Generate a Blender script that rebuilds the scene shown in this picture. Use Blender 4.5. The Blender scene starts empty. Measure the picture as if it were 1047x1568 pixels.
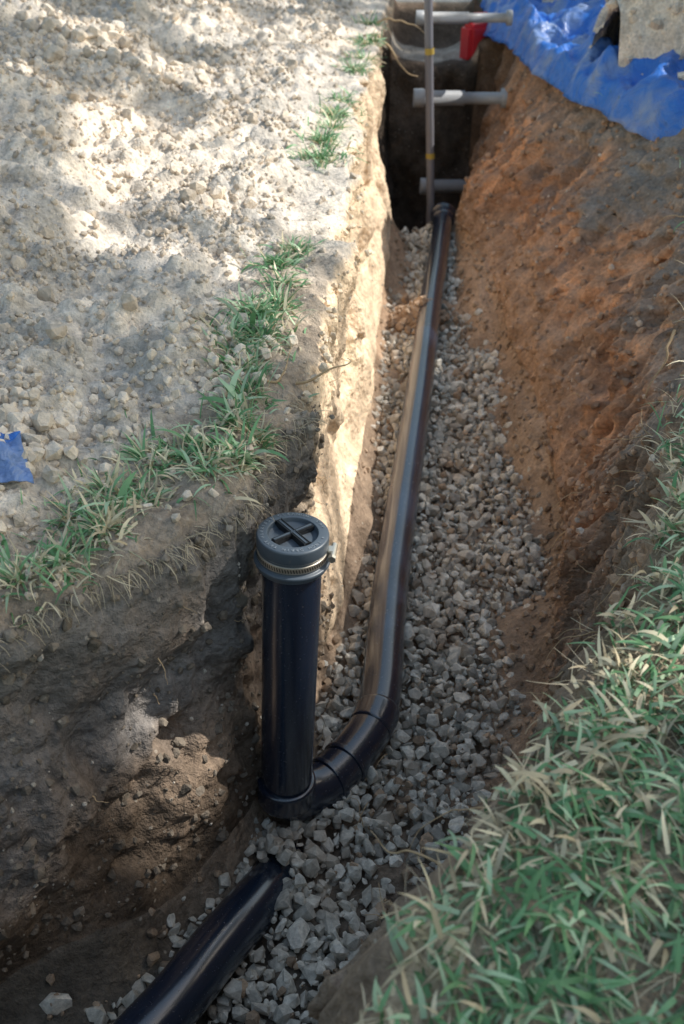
import bpy, bmesh, math, random
import numpy as np
from mathutils import Vector, Matrix
random.seed(7); rng=np.random.default_rng(7)
scene=bpy.context.scene
scene.view_settings.view_transform='Standard'
scene.view_settings.look='None'
scene.view_settings.exposure=0
COL=scene.collection

# ------------------------------------------------------------ noise
def _h(ix,iy,iz,seed):
    n=(ix.astype(np.int64)*374761393+iy.astype(np.int64)*668265263+iz.astype(np.int64)*1274126177+seed*974711)&0xffffffff
    n=((n^(n>>13))*1103515245)&0xffffffff
    n=((n^(n>>16))*668265263)&0xffffffff
    n=n^(n>>15)
    return (n&0xffff)/65535.0
def vn(x,y,z,seed=0):
    x,y,z=np.broadcast_arrays(np.asarray(x,float),np.asarray(y,float),np.asarray(z,float))
    fx,fy,fz=np.floor(x),np.floor(y),np.floor(z)
    a,b,c=x-fx,y-fy,z-fz
    a=a*a*(3-2*a);b=b*b*(3-2*b);c=c*c*(3-2*c)
    r=0
    for i in (0,1):
        for j in (0,1):
            for k in (0,1):
                w=(a if i else 1-a)*(b if j else 1-b)*(c if k else 1-c)
                r=r+w*_h(fx+i,fy+j,fz+k,seed)
    return r*2-1
def fbm(x,y,z=0.0,oct=4,seed=0,gain=.5):
    r=0;amp=1;f=1
    for o in range(oct):
        r=r+amp*vn(np.asarray(x)*f+o*17.3,np.asarray(y)*f+o*5.1,np.asarray(z)*f+o*9.7,seed+o)
        amp*=gain;f*=2.03
    return r
def sst(a,b,x):
    t=np.clip((x-a)/(b-a),0,1);return t*t*(3-2*t)

def mesh_np(name,verts,faces,cols=None,smooth=False,mat=None):
    me=bpy.data.meshes.new(name)
    verts=np.ascontiguousarray(verts,dtype=np.float32);faces=np.ascontiguousarray(faces,dtype=np.int32)
    k=faces.shape[1]
    me.vertices.add(len(verts));me.vertices.foreach_set('co',verts.ravel())
    me.loops.add(faces.size);me.loops.foreach_set('vertex_index',faces.ravel())
    me.polygons.add(len(faces));me.polygons.foreach_set('loop_start',np.arange(len(faces),dtype=np.int32)*k)
    me.update(calc_edges=True)
    me.polygons.foreach_set('use_smooth',np.full(len(faces),smooth))
    if cols is not None:
        at=me.color_attributes.new('Col','FLOAT_COLOR','POINT')
        c=np.ones((len(verts),4),np.float32);c[:,:3]=cols
        at.data.foreach_set('color',c.ravel())
    me.validate();me.update()
    ob=bpy.data.objects.new(name,me);COL.objects.link(ob)
    if mat:me.materials.append(mat)
    return ob

# ------------------------------------------------------------ materials
def newmat(name):
    m=bpy.data.materials.new(name);m.use_nodes=True
    nt=m.node_tree;b=nt.nodes['Principled BSDF'];return m,nt,b
def N(nt,t,**kw):
    n=nt.nodes.new(t)
    for k,v in kw.items():setattr(n,k,v)
    return n
def soilmat(name,useattr=True,base=(.4,.3,.2),spread=.35,bump=.6,fine=1.0):
    m,nt,b=newmat(name);L=nt.links.new
    tc=N(nt,'ShaderNodeTexCoord')
    n1=N(nt,'ShaderNodeTexNoise');n1.inputs['Scale'].default_value=9;n1.inputs['Detail'].default_value=5;n1.inputs['Roughness'].default_value=.65
    n2=N(nt,'ShaderNodeTexNoise');n2.inputs['Scale'].default_value=75*fine;n2.inputs['Detail'].default_value=3;n2.inputs['Roughness'].default_value=.7
    vo=N(nt,'ShaderNodeTexVoronoi');vo.inputs['Scale'].default_value=48*fine
    for n in (n1,n2,vo):L(tc.outputs['Object'],n.inputs['Vector'])
    if useattr:
        a=N(nt,'ShaderNodeAttribute',attribute_name='Col');src=a.outputs['Color']
    else:
        a=N(nt,'ShaderNodeRGB');a.outputs[0].default_value=(*base,1);src=a.outputs[0]
    mr=N(nt,'ShaderNodeMapRange');mr.inputs['From Min'].default_value=.3;mr.inputs['From Max'].default_value=.7
    mr.inputs['To Min'].default_value=1-spread;mr.inputs['To Max'].default_value=1+spread;L(n1.outputs['Fac'],mr.inputs['Value'])
    mr2=N(nt,'ShaderNodeMapRange');mr2.inputs['From Min'].default_value=.3;mr2.inputs['From Max'].default_value=.7
    mr2.inputs['To Min'].default_value=1-spread*.8;mr2.inputs['To Max'].default_value=1+spread*.8;L(n2.outputs['Fac'],mr2.inputs['Value'])
    mu=N(nt,'ShaderNodeMath',operation='MULTIPLY');L(mr.outputs[0],mu.inputs[0]);L(mr2.outputs[0],mu.inputs[1])
    vm=N(nt,'ShaderNodeVectorMath',operation='SCALE');L(src,vm.inputs[0]);L(mu.outputs[0],vm.inputs['Scale'])
    cr=N(nt,'ShaderNodeMapRange');cr.inputs['From Min'].default_value=.14;cr.inputs['From Max'].default_value=.24;cr.inputs['To Min'].default_value=1;cr.inputs['To Max'].default_value=0
    L(vo.outputs['Distance'],cr.inputs['Value'])
    sepc=N(nt,'ShaderNodeSeparateColor');L(vo.outputs['Color'],sepc.inputs[0])
    gt=N(nt,'ShaderNodeMath',operation='GREATER_THAN');gt.inputs[1].default_value=.9;L(sepc.outputs[0],gt.inputs[0])
    mm=N(nt,'ShaderNodeMath',operation='MULTIPLY');L(cr.outputs[0],mm.inputs[0]);L(gt.outputs[0],mm.inputs[1])
    mm2=N(nt,'ShaderNodeMath',operation='MULTIPLY');mm2.inputs[1].default_value=.5;L(mm.outputs[0],mm2.inputs[0])
    mx=N(nt,'ShaderNodeMix',data_type='RGBA');L(mm2.outputs[0],mx.inputs['Factor']);L(vm.outputs[0],mx.inputs['A']);mx.inputs['B'].default_value=(.6,.53,.44,1)
    L(mx.outputs['Result'],b.inputs['Base Color'])
    b.inputs['Roughness'].default_value=.92;b.inputs['Specular IOR Level'].default_value=.15
    ad=N(nt,'ShaderNodeMath',operation='MULTIPLY_ADD');L(vo.outputs['Distance'],ad.inputs[0]);ad.inputs[1].default_value=-.5;L(n2.outputs['Fac'],ad.inputs[2])
    bp=N(nt,'ShaderNodeBump');bp.inputs['Strength'].default_value=bump;bp.inputs['Distance'].default_value=.012;L(ad.outputs[0],bp.inputs['Height']);L(bp.outputs[0],b.inputs['Normal'])
    return m
M_soil=soilmat('soil',bump=.8)
def stonemat(name,ramp,rough=.85,bump=.35):
    m,nt,b=newmat(name);L=nt.links.new
    g=N(nt,'ShaderNodeNewGeometry');tc=N(nt,'ShaderNodeTexCoord')
    r=N(nt,'ShaderNodeValToRGB');L(g.outputs['Random Per Island'],r.inputs[0])
    els=r.color_ramp.elements
    els[0].position=ramp[0][0];els[0].color=(*ramp[0][1],1);els[1].position=ramp[-1][0];els[1].color=(*ramp[-1][1],1)
    for p,c in ramp[1:-1]:
        e=els.new(p);e.color=(*c,1)
    n=N(nt,'ShaderNodeTexNoise');n.inputs['Scale'].default_value=70;n.inputs['Detail'].default_value=4;n.inputs['Roughness'].default_value=.7;L(tc.outputs['Object'],n.inputs['Vector'])
    mr=N(nt,'ShaderNodeMapRange');mr.inputs['From Min'].default_value=.3;mr.inputs['From Max'].default_value=.7;mr.inputs['To Min'].default_value=.6;mr.inputs['To Max'].default_value=1.25;L(n.outputs[0],mr.inputs[0])
    vm=N(nt,'ShaderNodeVectorMath',operation='SCALE');L(r.outputs[0],vm.inputs[0]);L(mr.outputs[0],vm.inputs['Scale'])
    n3=N(nt,'ShaderNodeTexNoise');n3.inputs['Scale'].default_value=7;n3.inputs['Detail'].default_value=4;L(tc.outputs['Object'],n3.inputs['Vector'])
    d=N(nt,'ShaderNodeMapRange');d.inputs['From Min'].default_value=.48;d.inputs['From Max'].default_value=.72;d.inputs['To Max'].default_value=.6;L(n3.outputs[0],d.inputs[0])
    mx=N(nt,'ShaderNodeMix',data_type='RGBA');L(d.outputs[0],mx.inputs['Factor']);L(vm.outputs[0],mx.inputs['A']);mx.inputs['B'].default_value=(.42,.31,.22,1)
    L(mx.outputs['Result'],b.inputs['Base Color']);b.inputs['Roughness'].default_value=rough;b.inputs['Specular IOR Level'].default_value=.25
    bp=N(nt,'ShaderNodeBump');bp.inputs['Strength'].default_value=bump;bp.inputs['Distance'].default_value=.006;L(n.outputs[0],bp.inputs['Height']);L(bp.outputs[0],b.inputs['Normal'])
    return m
M_gravel=stonemat('limestone_gravel',[(0,(.30,.275,.24)),(.3,(.56,.525,.46)),(.7,(.70,.66,.58)),(1,(.86,.81,.72))])
M_clod=soilmat('clod_soil',True,spread=.2,bump=.5)

def plastic(name,base,rough,dust=.35,dustcol=(.18,.13,.09),spec=.5,lo=.5,coat=0):
    m,nt,b=newmat(name);L=nt.links.new
    tc=N(nt,'ShaderNodeTexCoord')
    n=N(nt,'ShaderNodeTexNoise');n.inputs['Scale'].default_value=11;n.inputs['Detail'].default_value=8;n.inputs['Roughness'].default_value=.72;L(tc.outputs['Object'],n.inputs['Vector'])
    n2=N(nt,'ShaderNodeTexNoise');n2.inputs['Scale'].default_value=160;n2.inputs['Detail'].default_value=3;L(tc.outputs['Object'],n2.inputs['Vector'])
    mr=N(nt,'ShaderNodeMapRange');mr.inputs['From Min'].default_value=lo;mr.inputs['From Max'].default_value=.8;mr.inputs['To Max'].default_value=dust;L(n.outputs[0],mr.inputs[0])
    sp=N(nt,'ShaderNodeMapRange');sp.inputs['From Min'].default_value=.67;sp.inputs['From Max'].default_value=.72;sp.inputs['To Max'].default_value=dust*1.2;L(n2.outputs[0],sp.inputs[0])
    mxm=N(nt,'ShaderNodeMath',operation='MAXIMUM');L(mr.outputs[0],mxm.inputs[0]);L(sp.outputs[0],mxm.inputs[1])
    mx=N(nt,'ShaderNodeMix',data_type='RGBA');L(mxm.outputs[0],mx.inputs['Factor']);mx.inputs['A'].default_value=(*base,1);mx.inputs['B'].default_value=(*dustcol,1)
    L(mx.outputs['Result'],b.inputs['Base Color'])
    r=N(nt,'ShaderNodeMapRange');r.inputs['To Min'].default_value=rough;r.inputs['To Max'].default_value=.9;L(mxm.outputs[0],r.inputs[0]);L(r.outputs[0],b.inputs['Roughness'])
    b.inputs['Specular IOR Level'].default_value=spec
    b.inputs['Coat Weight'].default_value=coat;b.inputs['Coat Roughness'].default_value=.16
    bp=N(nt,'ShaderNodeBump');bp.inputs['Strength'].default_value=.12;bp.inputs['Distance'].default_value=.004;L(n.outputs[0],bp.inputs['Height']);L(bp.outputs[0],b.inputs['Normal'])
    return m
M_pipe=plastic('black_abs',(.009,.019,.042),.22,.28,(.25,.2,.16),1.0,.6,.6)  # blue sky sheen tinted into the base of the black plastic
M_rubber=plastic('black_rubber',(.07,.09,.115),.38,.25,(.25,.2,.16),.7,.58)
M_metal,nt,b=newmat('stainless');b.inputs['Base Color'].default_value=(.75,.68,.58,1);b.inputs['Metallic'].default_value=.9;b.inputs['Roughness'].default_value=.35
M_alu=plastic('aluminium_strut',(.36,.37,.39),.4,.6)
M_pole=plastic('grey_conduit',(.18,.18,.21),.5,.4)
M_red=plastic('red_plastic',(.6,.03,.04),.45,.2)
M_yellow=plastic('yellow_tape',(.45,.32,.06),.5,.2)
M_dark,nt,b=newmat('slot_dark');b.inputs['Base Color'].default_value=(.01,.01,.01,1)

M_grass,nt,b=newmat('grass_blades');L=nt.links.new
a=N(nt,'ShaderNodeAttribute',attribute_name='Col');L(a.outputs['Color'],b.inputs['Base Color']);b.inputs['Roughness'].default_value=.4;b.inputs['Specular IOR Level'].default_value=.45
tr=N(nt,'ShaderNodeBsdfTranslucent');L(a.outputs['Color'],tr.inputs['Color']);ms=N(nt,'ShaderNodeMixShader');ms.inputs[0].default_value=.2
L(b.outputs[0],ms.inputs[1]);L(tr.outputs[0],ms.inputs[2]);L(ms.outputs[0],nt.nodes['Material Output'].inputs['Surface'])
M_leaf,nt,b=newmat('oak_leaves');a=N(nt,'ShaderNodeAttribute',attribute_name='Col');nt.links.new(a.outputs['Color'],b.inputs['Base Color']);b.inputs['Roughness'].default_value=.5
M_bark=soilmat('bark',False,(.12,.09,.07))
M_root=soilmat('root_bark',False,(.5,.36,.22),.2,.3)

M_tarp,nt,b=newmat('blue_tarpaulin');L=nt.links.new
tc=N(nt,'ShaderNodeTexCoord');n=N(nt,'ShaderNodeTexNoise');n.inputs['Scale'].default_value=5;n.inputs['Detail'].default_value=8;L(tc.outputs['Object'],n.inputs[0])
mr=N(nt,'ShaderNodeMapRange');mr.inputs['From Min'].default_value=.48;mr.inputs['From Max'].default_value=.66;mr.inputs['To Max'].default_value=.65;L(n.outputs[0],mr.inputs[0])
mx=N(nt,'ShaderNodeMix',data_type='RGBA');L(mr.outputs[0],mx.inputs['Factor']);mx.inputs['A'].default_value=(.03,.17,.60,1);mx.inputs['B'].default_value=(.34,.40,.48,1)
L(mx.outputs['Result'],b.inputs['Base Color']);b.inputs['Roughness'].default_value=.35
n2=N(nt,'ShaderNodeTexNoise');n2.inputs['Scale'].default_value=9;n2.inputs['Detail'].default_value=5;n2.inputs['Distortion'].default_value=2.0;L(tc.outputs['Object'],n2.inputs[0])
bp=N(nt,'ShaderNodeBump');bp.inputs['Strength'].default_value=.9;bp.inputs['Distance'].default_value=.03;L(n2.outputs['Fac'],bp.inputs['Height']);L(bp.outputs[0],b.inputs['Normal'])

# ------------------------------------------------------------ terrain
C=[(-4.6,-60,-4.5,-60,-3.9,-60,-3.8,-60,0),
(-4.3,-.7,-4.2,-.75,-3.7,-1.2,-3.6,-1.3,0),
(-4.0,-.1,-3.9,-.15,-3.4,-.6,-3.35,-.7,0),
(-3.6,.1,-3.5,.05,-3.0,-.5,-2.95,-.55,-.87),
(-1.5,.75,-1.4,.72,-.85,.15,-.82,.05,-.87),
(-.85,.98,-.76,.93,-.26,.54,-.27,.34,-.87),
(-.51,1.11,-.45,1.10,-.03,.74,.01,.53,-.87),
(-.30,1.33,-.25,1.33,.10,.99,.16,.79,-.87),
(-.171,1.52,-.17,1.50,.29,1.30,.317,1.0,-.87),
(-.13,1.72,-.09,1.75,.48,1.65,.46,1.22,-.87),
(-.061,1.95,-.01,2.1,.62,2.08,.62,1.6,-.87),
(-.03,2.5,.05,2.7,.69,2.5,.93,2.25,-.87),
(.0,3.2,.11,3.4,.71,3.4,1.28,3.2,-.87),
(.05,4.0,.17,4.2,.69,4.3,1.34,4.0,-.87),
(.12,5.0,.25,5.0,.62,5.2,1.15,5.1,-.87),
(.15,5.35,.27,5.35,.63,5.4,1.07,5.4,-.87),
(.16,5.45,.27,5.5,.64,5.5,1.05,5.5,-1.6),
(.23,6.4,.28,6.4,.80,6.4,.97,6.4,-1.6),
(.24,6.5,.29,6.5,.82,6.5,.96,6.5,-.24),
(.30,7.1,.33,7.1,.85,7.1,.93,7.1,-.22),
(.31,7.2,.34,7.2,.86,7.2,.92,7.2,0),
(.33,7.6,.36,7.6,.87,7.6,.92,7.6,0),
(.5,90,.6,90,1.0,90,1.2,90,0)]
C=np.array(C,float)
rows=[]
nc=len(C)
for i in range(nc-1):
    d=max(np.hypot(*(C[i+1,0:2]-C[i,0:2])),np.hypot(*(C[i+1,6:8]-C[i,6:8])),abs(C[i+1,8]-C[i,8])*.7)
    if i==0: t=1-(1-np.linspace(0,1,16,endpoint=False))**4
    elif i==nc-2: t=np.linspace(0,1,30)**3.5
    else:
        sp=.05 if i<4 else (.010 if C[i,1]<2.4 else .017)
        t=np.linspace(0,1,max(3,int(d/sp)),endpoint=False)
    rows.append(C[i]+(C[i+1]-C[i])*t[:,None])
R=np.concatenate(rows);a0=16;a1=len(R)-30
k=np.exp(-np.linspace(-2,2,15)**2);k/=k.sum()
for c in range(8):
    seg=np.pad(R[a0:a1,c],7,mode='edge');R[a0+8:a1-8,c]=np.convolve(seg,k,'valid')[8:-8]
k3=np.ones(5)/5
seg=np.pad(R[a0:a1,8],2,mode='edge');R[a0:a1,8]=np.convolve(seg,k3,'valid')
LT,LB,RB,RT,ZF=R[:,0:2],R[:,2:4],R[:,4:6],R[:,6:8],R[:,8]
depthf=np.clip(-ZF/.87,0,1)
nr=len(R)
jl=(fbm(LT[:,0]*9,LT[:,1]*9,0,5,11,.6)*.034+fbm(LT[:,0]*2.5,LT[:,1]*2.5,0,2,13)*.028)*depthf;jr=fbm(RT[:,0]*9,RT[:,1]*9,3,4,12)*.028*depthf
LT=LT.copy();RT=RT.copy();LT[:,0]+=jl;RT[:,0]+=jr

def distpoly(X,Y,P):
    out=np.full(X.shape,1e9)
    for i in range(0,len(P),12):
        out=np.minimum(out,(X-P[i,0])**2+(Y-P[i,1])**2)
    return np.sqrt(out)
PLT=LT[a0:];PRT=RT[a0:]
def GL(X,Y,d=None):
    if d is None:d=distpoly(X,Y,PLT)
    fade=1/(1+(np.maximum(0,np.hypot(X,Y)-9)/6)**2)
    m=sst(.18,1.9,d)*.30+sst(.14,.32,d)*.035
    n=fbm(X*1.7,Y*1.7,0,3,21)*.08*sst(.1,.8,d)+fbm(X*6,Y*6,0,3,24)*.038*sst(.03,.3,d)
    bil=np.abs(fbm(X*16,Y*16,0,4,22))
    cl=(bil-.4)*.034*sst(.12,.35,d)
    fi=fbm(X*45,Y*45,0,2,27)*.006
    return (m+n+cl)*fade+fi+.009*fbm(X*12,Y*12,0,2,25)-.03*(1-sst(0,.06,d))
def GR(X,Y,d=None):
    if d is None:d=distpoly(X,Y,PRT)
    return fbm(X*3,Y*3,1,3,31)*.018+fbm(X*14,Y*14,1,3,32)*.010+sst(0,.5,d)*.015-.045*(1-sst(0,.07,d))
dl=np.concatenate([np.arange(0,2.4,.0125),2.4+.03*(1.16**np.arange(0,42)-1)/.16])[1:]
dr=np.concatenate([np.arange(0,.9,.0125),.9+.03*(1.17**np.arange(0,42)-1)/.17])[1:]
nlw,nfl,nrw=100,52,116
def lerp(a,b,t):return a+(b-a)*t
def c3(*c):return np.array(c)
spoil=c3(.79,.69,.58);spoil2=c3(.60,.545,.485);strip=c3(.38,.31,.245)
gx=LT[:,0][:,None]-dl[::-1][None,:];gy=np.repeat(LT[:,1][:,None],len(dl),1)
d=distpoly(gx,gy,PLT)
gz=GL(gx,gy,d)
mixn=sst(-.5,.5,fbm(gx*2.3,gy*2.3,5,4,41))
gc=spoil*(mixn[...,None])+spoil2*(1-mixn[...,None])
s=(1-sst(.13,.27,d+.05*fbm(gx*8,gy*8,0,2,43)))*(1-sst(2.3,3.0,gy)*.9)
gc=gc*(1-s[...,None])+strip*s[...,None]
far=sst(9,14,np.hypot(gx,gy))[...,None];gc=gc*(1-far)+c3(.12,.16,.07)*far
zl=GL(LT[:,0],LT[:,1],np.zeros(nr));zr=GR(RT[:,0],RT[:,1],np.zeros(nr))
zf=ZF[:,None]
wid=np.hypot(RB[:,0]-LB[:,0],RB[:,1]-LB[:,1])[:,None]
SL=[(.56,2.02,.13,.20,.085),(.02,2.62,.09,.3,.10),(.31,4.12,.10,.11,.13),(.42,4.3,.13,.1,.07),(.66,3.1,.06,.35,.09),(.62,4.4,.07,.5,.1),(.27,4.95,.06,.3,.10),(-.12,1.30,.06,.06,.05),(.33,1.45,.10,.12,.02),(-.52,1.02,.15,.1,.08)]
def floorz(x,y,fr,wd,z0):
    z=z0+.10*np.exp(-(fr*wd)/.035)+.12*np.exp(-((1-fr)*wd)/.045)
    for (cx,cy,rx,ry,h) in SL:
        z=z+h*np.exp(-(((x-cx)/rx)**2+((y-cy)/ry)**2))
    return z+.022*fbm(x*9,y*9,0,4,61)
def fzz(x,y,f,w_):
    return np.where(depthf[:,None]>.05,floorz(x,y,f,w_,zf-.025*depthf[:,None]),zf)
zbl=fzz(LB[:,0:1],LB[:,1:2],np.zeros((nr,1)),wid);zbr=fzz(RB[:,0:1],RB[:,1:2],np.ones((nr,1)),wid)
# left wall
w=np.linspace(0,1,nlw)[None,:]
wx=lerp(LT[:,0:1],LB[:,0:1],w);wy=lerp(LT[:,1:2],LB[:,1:2],w)
wz=zl[:,None]+(zbl-zl[:,None])*w
env=np.sin(np.pi*np.clip(w,0,1))**.45*depthf[:,None]
rock=np.abs(fbm(wx*6,wy*6,wz*5,4,58))
fw=1-.40*sst(1.8,2.4,wy)
ds=fbm(wx*2.2,wy*2.2,wz*2.2,3,51)*.075+(rock-.4)*.04*fw+fbm(wx*28,wy*28,wz*28,3,53)*.009*fw
ds=ds-np.maximum(0,fbm(wx*13,wy*13,wz*13,2,55)-.45)*.06*fw
wx2=wx+ds*env*.9;wy2=wy-ds*env*.5
wz2=wz+.010*fbm(wx*30,wy*30,wz*30,2,54)*env
hh=(-wz)[...,None]
nn=fbm(wx*3,wy*3,wz*6,4,56)[...,None]
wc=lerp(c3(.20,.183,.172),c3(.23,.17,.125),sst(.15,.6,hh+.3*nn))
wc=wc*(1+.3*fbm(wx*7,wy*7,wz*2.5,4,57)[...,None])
litw=sst(1.78,2.05,wy)[...,None];wc=lerp(wc,c3(.80,.62,.44)*(1+.2*nn),litw)  # paler beyond the corner: sunlit look of the wall put into its colour
damp=sst(.5,.8,hh+.1*nn);wc=wc*(1-.45*damp*(1-litw))
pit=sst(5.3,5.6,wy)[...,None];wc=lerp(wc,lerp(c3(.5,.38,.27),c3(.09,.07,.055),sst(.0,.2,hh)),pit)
# floor
f=np.linspace(0,1,nfl)[None,:]
fx=lerp(LB[:,0:1],RB[:,0:1],f);fy=lerp(LB[:,1:2],RB[:,1:2],f)
fz=fzz(fx,fy,f,wid)
fn=fbm(fx*5,fy*5,0,4,62)[...,None]
fc=lerp(c3(.26,.19,.138),c3(.39,.285,.205),sst(-.5,.5,fn))
fc=lerp(fc,c3(.50,.33,.215),sst(2.6,4.5,fy)[...,None]*.6)
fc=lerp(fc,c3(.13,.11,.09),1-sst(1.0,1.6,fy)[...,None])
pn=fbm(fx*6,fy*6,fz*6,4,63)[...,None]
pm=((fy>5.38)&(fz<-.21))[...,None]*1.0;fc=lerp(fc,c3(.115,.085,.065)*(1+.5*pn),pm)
led=(sst(6.55,6.62,fy)*(1-sst(6.98,7.05,fy)))[...,None];fc=lerp(fc,spoil*.5,led)
fc=lerp(fc,c3(.12,.09,.07),(sst(7.0,7.07,fy)*(1-sst(7.16,7.22,fy)))[...,None]);fc=lerp(fc,spoil,sst(7.2,7.3,fy)[...,None])
fy=fy+np.where((fy>6.3)&(fy<6.55),.07*fbm(fx*5,fz*4,0,3,64),0)
# right wall (bottom -> top)
w=np.linspace(0,1,nrw)[None,:]
rx=lerp(RB[:,0:1],RT[:,0:1],w**1.3);ry=lerp(RB[:,1:2],RT[:,1:2],w)
rz=zbr+(zr[:,None]-zbr)*w
env=np.sin(np.pi*w)**.45*depthf[:,None]
ds=fbm(rx*2,ry*2,rz*1.5,3,71)*.085+(np.abs(fbm(rx*5,ry*12,rz*2.5,4,72))-.4)*.085+fbm(rx*24,ry*26,rz*14,3,73)*.016
ds=ds+np.maximum(0,fbm(rx*11,ry*11,rz*11,2,75)-.35)*.08
rx2=rx+ds*env;ry2=ry+.3*ds*env;rz2=rz+.018*fbm(rx*22,ry*22,rz*22,3,74)*env
hh=(-rz)[...,None];nn=fbm(rx*2.5,ry*2.5,rz*4,4,76)[...,None];st=fbm(rx*4,ry*22,rz*2.2,4,77)[...,None]
clay=lerp(c3(.31,.195,.135),c3(.60,.335,.195),sst(-.5,.5,st+.25*nn))
low=c3(.36,.245,.17)
rc=lerp(clay,low,sst(.40,.70,hh+.2*nn)*.9)
top=1-sst(.14,.38,hh+.18*nn)
rc=lerp(rc,c3(.27,.23,.195),top*(1-sst(4.4,5.4,ry)[...,None]*.85))
nearr=1-sst(1.3,2.5,ry)[...,None];rc=lerp(rc,c3(.30,.225,.17),nearr)
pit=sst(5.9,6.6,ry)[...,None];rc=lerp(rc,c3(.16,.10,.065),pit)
# right ground
hx=RT[:,0][:,None]+dr[None,:];hy=np.repeat(RT[:,1][:,None],len(dr),1)
d=distpoly(hx,hy,PRT);hz=GR(hx,hy,d)
hn=fbm(hx*5,hy*5,0,3,81)[...,None]
hc=lerp(c3(.30,.235,.17),c3(.44,.36,.27),sst(-.5,.5,hn));far=sst(3,8,np.hypot(hx,hy))[...,None];hc=lerp(hc,c3(.12,.16,.07),far*.8)
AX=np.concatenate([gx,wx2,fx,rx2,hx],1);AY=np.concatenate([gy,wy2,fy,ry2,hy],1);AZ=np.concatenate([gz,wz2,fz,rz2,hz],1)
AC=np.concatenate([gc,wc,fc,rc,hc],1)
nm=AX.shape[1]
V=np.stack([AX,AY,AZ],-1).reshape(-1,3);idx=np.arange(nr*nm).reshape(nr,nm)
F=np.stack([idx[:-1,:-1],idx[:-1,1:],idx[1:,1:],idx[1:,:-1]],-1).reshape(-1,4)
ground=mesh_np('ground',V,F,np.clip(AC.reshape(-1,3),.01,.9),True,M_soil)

# ------------------------------------------------------------ rock prototypes
def proto(n,ax,seed,box=.5):
    r=random.Random(seed);bm=bmesh.new()
    for i in range(n):
        v=Vector((r.gauss(0,1),r.gauss(0,1),r.gauss(0,1)));v.normalize()
        m=max(abs(v.x),abs(v.y),abs(v.z));v=v*(1-box)+v/m*box*.85
        v=v*r.uniform(.85,1.05);bm.verts.new((v.x*ax[0],v.y*ax[1],v.z*ax[2]))
    res=bmesh.ops.convex_hull(bm,input=bm.verts)
    junk=[g for g in res['geom_interior'] if isinstance(g,bmesh.types.BMVert)]
    if junk:bmesh.ops.delete(bm,geom=junk,context='VERTS')
    bmesh.ops.triangulate(bm,faces=bm.faces)
    bm.verts.index_update();bm.verts.ensure_lookup_table()
    v=np.array([x.co[:] for x in bm.verts]);f=np.array([[q.index for q in x.verts] for x in bm.faces]);bm.free();return v,f
def randrot(n):
    q=rng.normal(size=(n,4));q/=np.linalg.norm(q,axis=1)[:,None];w,x,y,z=q.T
    return np.stack([np.stack([1-2*(y*y+z*z),2*(x*y-z*w),2*(x*z+y*w)],-1),np.stack([2*(x*y+z*w),1-2*(x*x+z*z),2*(y*z-x*w)],-1),np.stack([2*(x*z-y*w),2*(y*z+x*w),1-2*(x*x+y*y)],-1)],1)
def scatter(name,P,S,protos,mat,cols=None,smooth=False):
    n=len(P);Rm=randrot(n);pid=rng.integers(0,len(protos),n);VV=[];FF=[];CV=[];off=0
    for i,(pv,pf) in enumerate(protos):
        s=np.where(pid==i)[0]
        if len(s)==0:continue
        v=np.einsum('nij,vj->nvi',Rm[s],pv)*S[s][:,None,None]+P[s][:,None,:]
        VV.append(v.reshape(-1,3));FF.append((pf[None]+(np.arange(len(s))*len(pv))[:,None,None]+off).reshape(-1,3));off+=len(s)*len(pv)
        if cols is not None:CV.append(np.repeat(cols[s],len(pv),0))
    return mesh_np(name,np.concatenate(VV),np.concatenate(FF),np.concatenate(CV) if cols is not None else None,smooth,mat)
PG=[proto(18,(1,random.uniform(.6,.95),random.uniform(.45,.8)),i,.5) for i in range(26)]
PC=[proto(18,(1,random.uniform(.75,1),random.uniform(.6,.9)),100+i,.15) for i in range(14)]

# ------------------------------------------------------------ pipe path
PM=[(-.122,1.45,-.745),(-.118,1.452,-.775),(-.10,1.462,-.80),(-.07,1.485,-.812),(-.03,1.52,-.815),(.02,1.585,-.81),(.075,1.68,-.80),(.098,1.79,-.80),(.118,2.0,-.80),(.150,2.3,-.80),(.230,2.895,-.80),(.292,3.36,-.802),(.360,3.90,-.80),(.413,4.31,-.798),(.470,4.72,-.80),(.538,5.25,-.80),(.558,5.42,-.80)]
PN=[(-.115,1.43,-.95),(-.14,1.33,-.90),(-.18,1.23,-.855),(-.25,1.10,-.82),(-.34,.95,-.80),(-.52,.75,-.80),(-.9,.52,-.80),(-1.3,.35,-.80),(-3.0,-.15,-.8)]
def catmull(P,n=10):
    P=[np.array(p,float) for p in P];P=[2*P[0]-P[1]]+P+[2*P[-1]-P[-2]];o=[]
    for i in range(1,len(P)-2):
        p0,p1,p2,p3=P[i-1:i+3]
        for t in np.linspace(0,1,n,endpoint=False):
            o.append(.5*(2*p1+(p2-p0)*t+(2*p0-5*p1+4*p2-p3)*t*t+(-p0+3*p1-3*p2+p3)*t**3))
    o.append(P[-2]);return np.array(o)
cm=catmull(PM);cn=catmull(PN)
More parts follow.
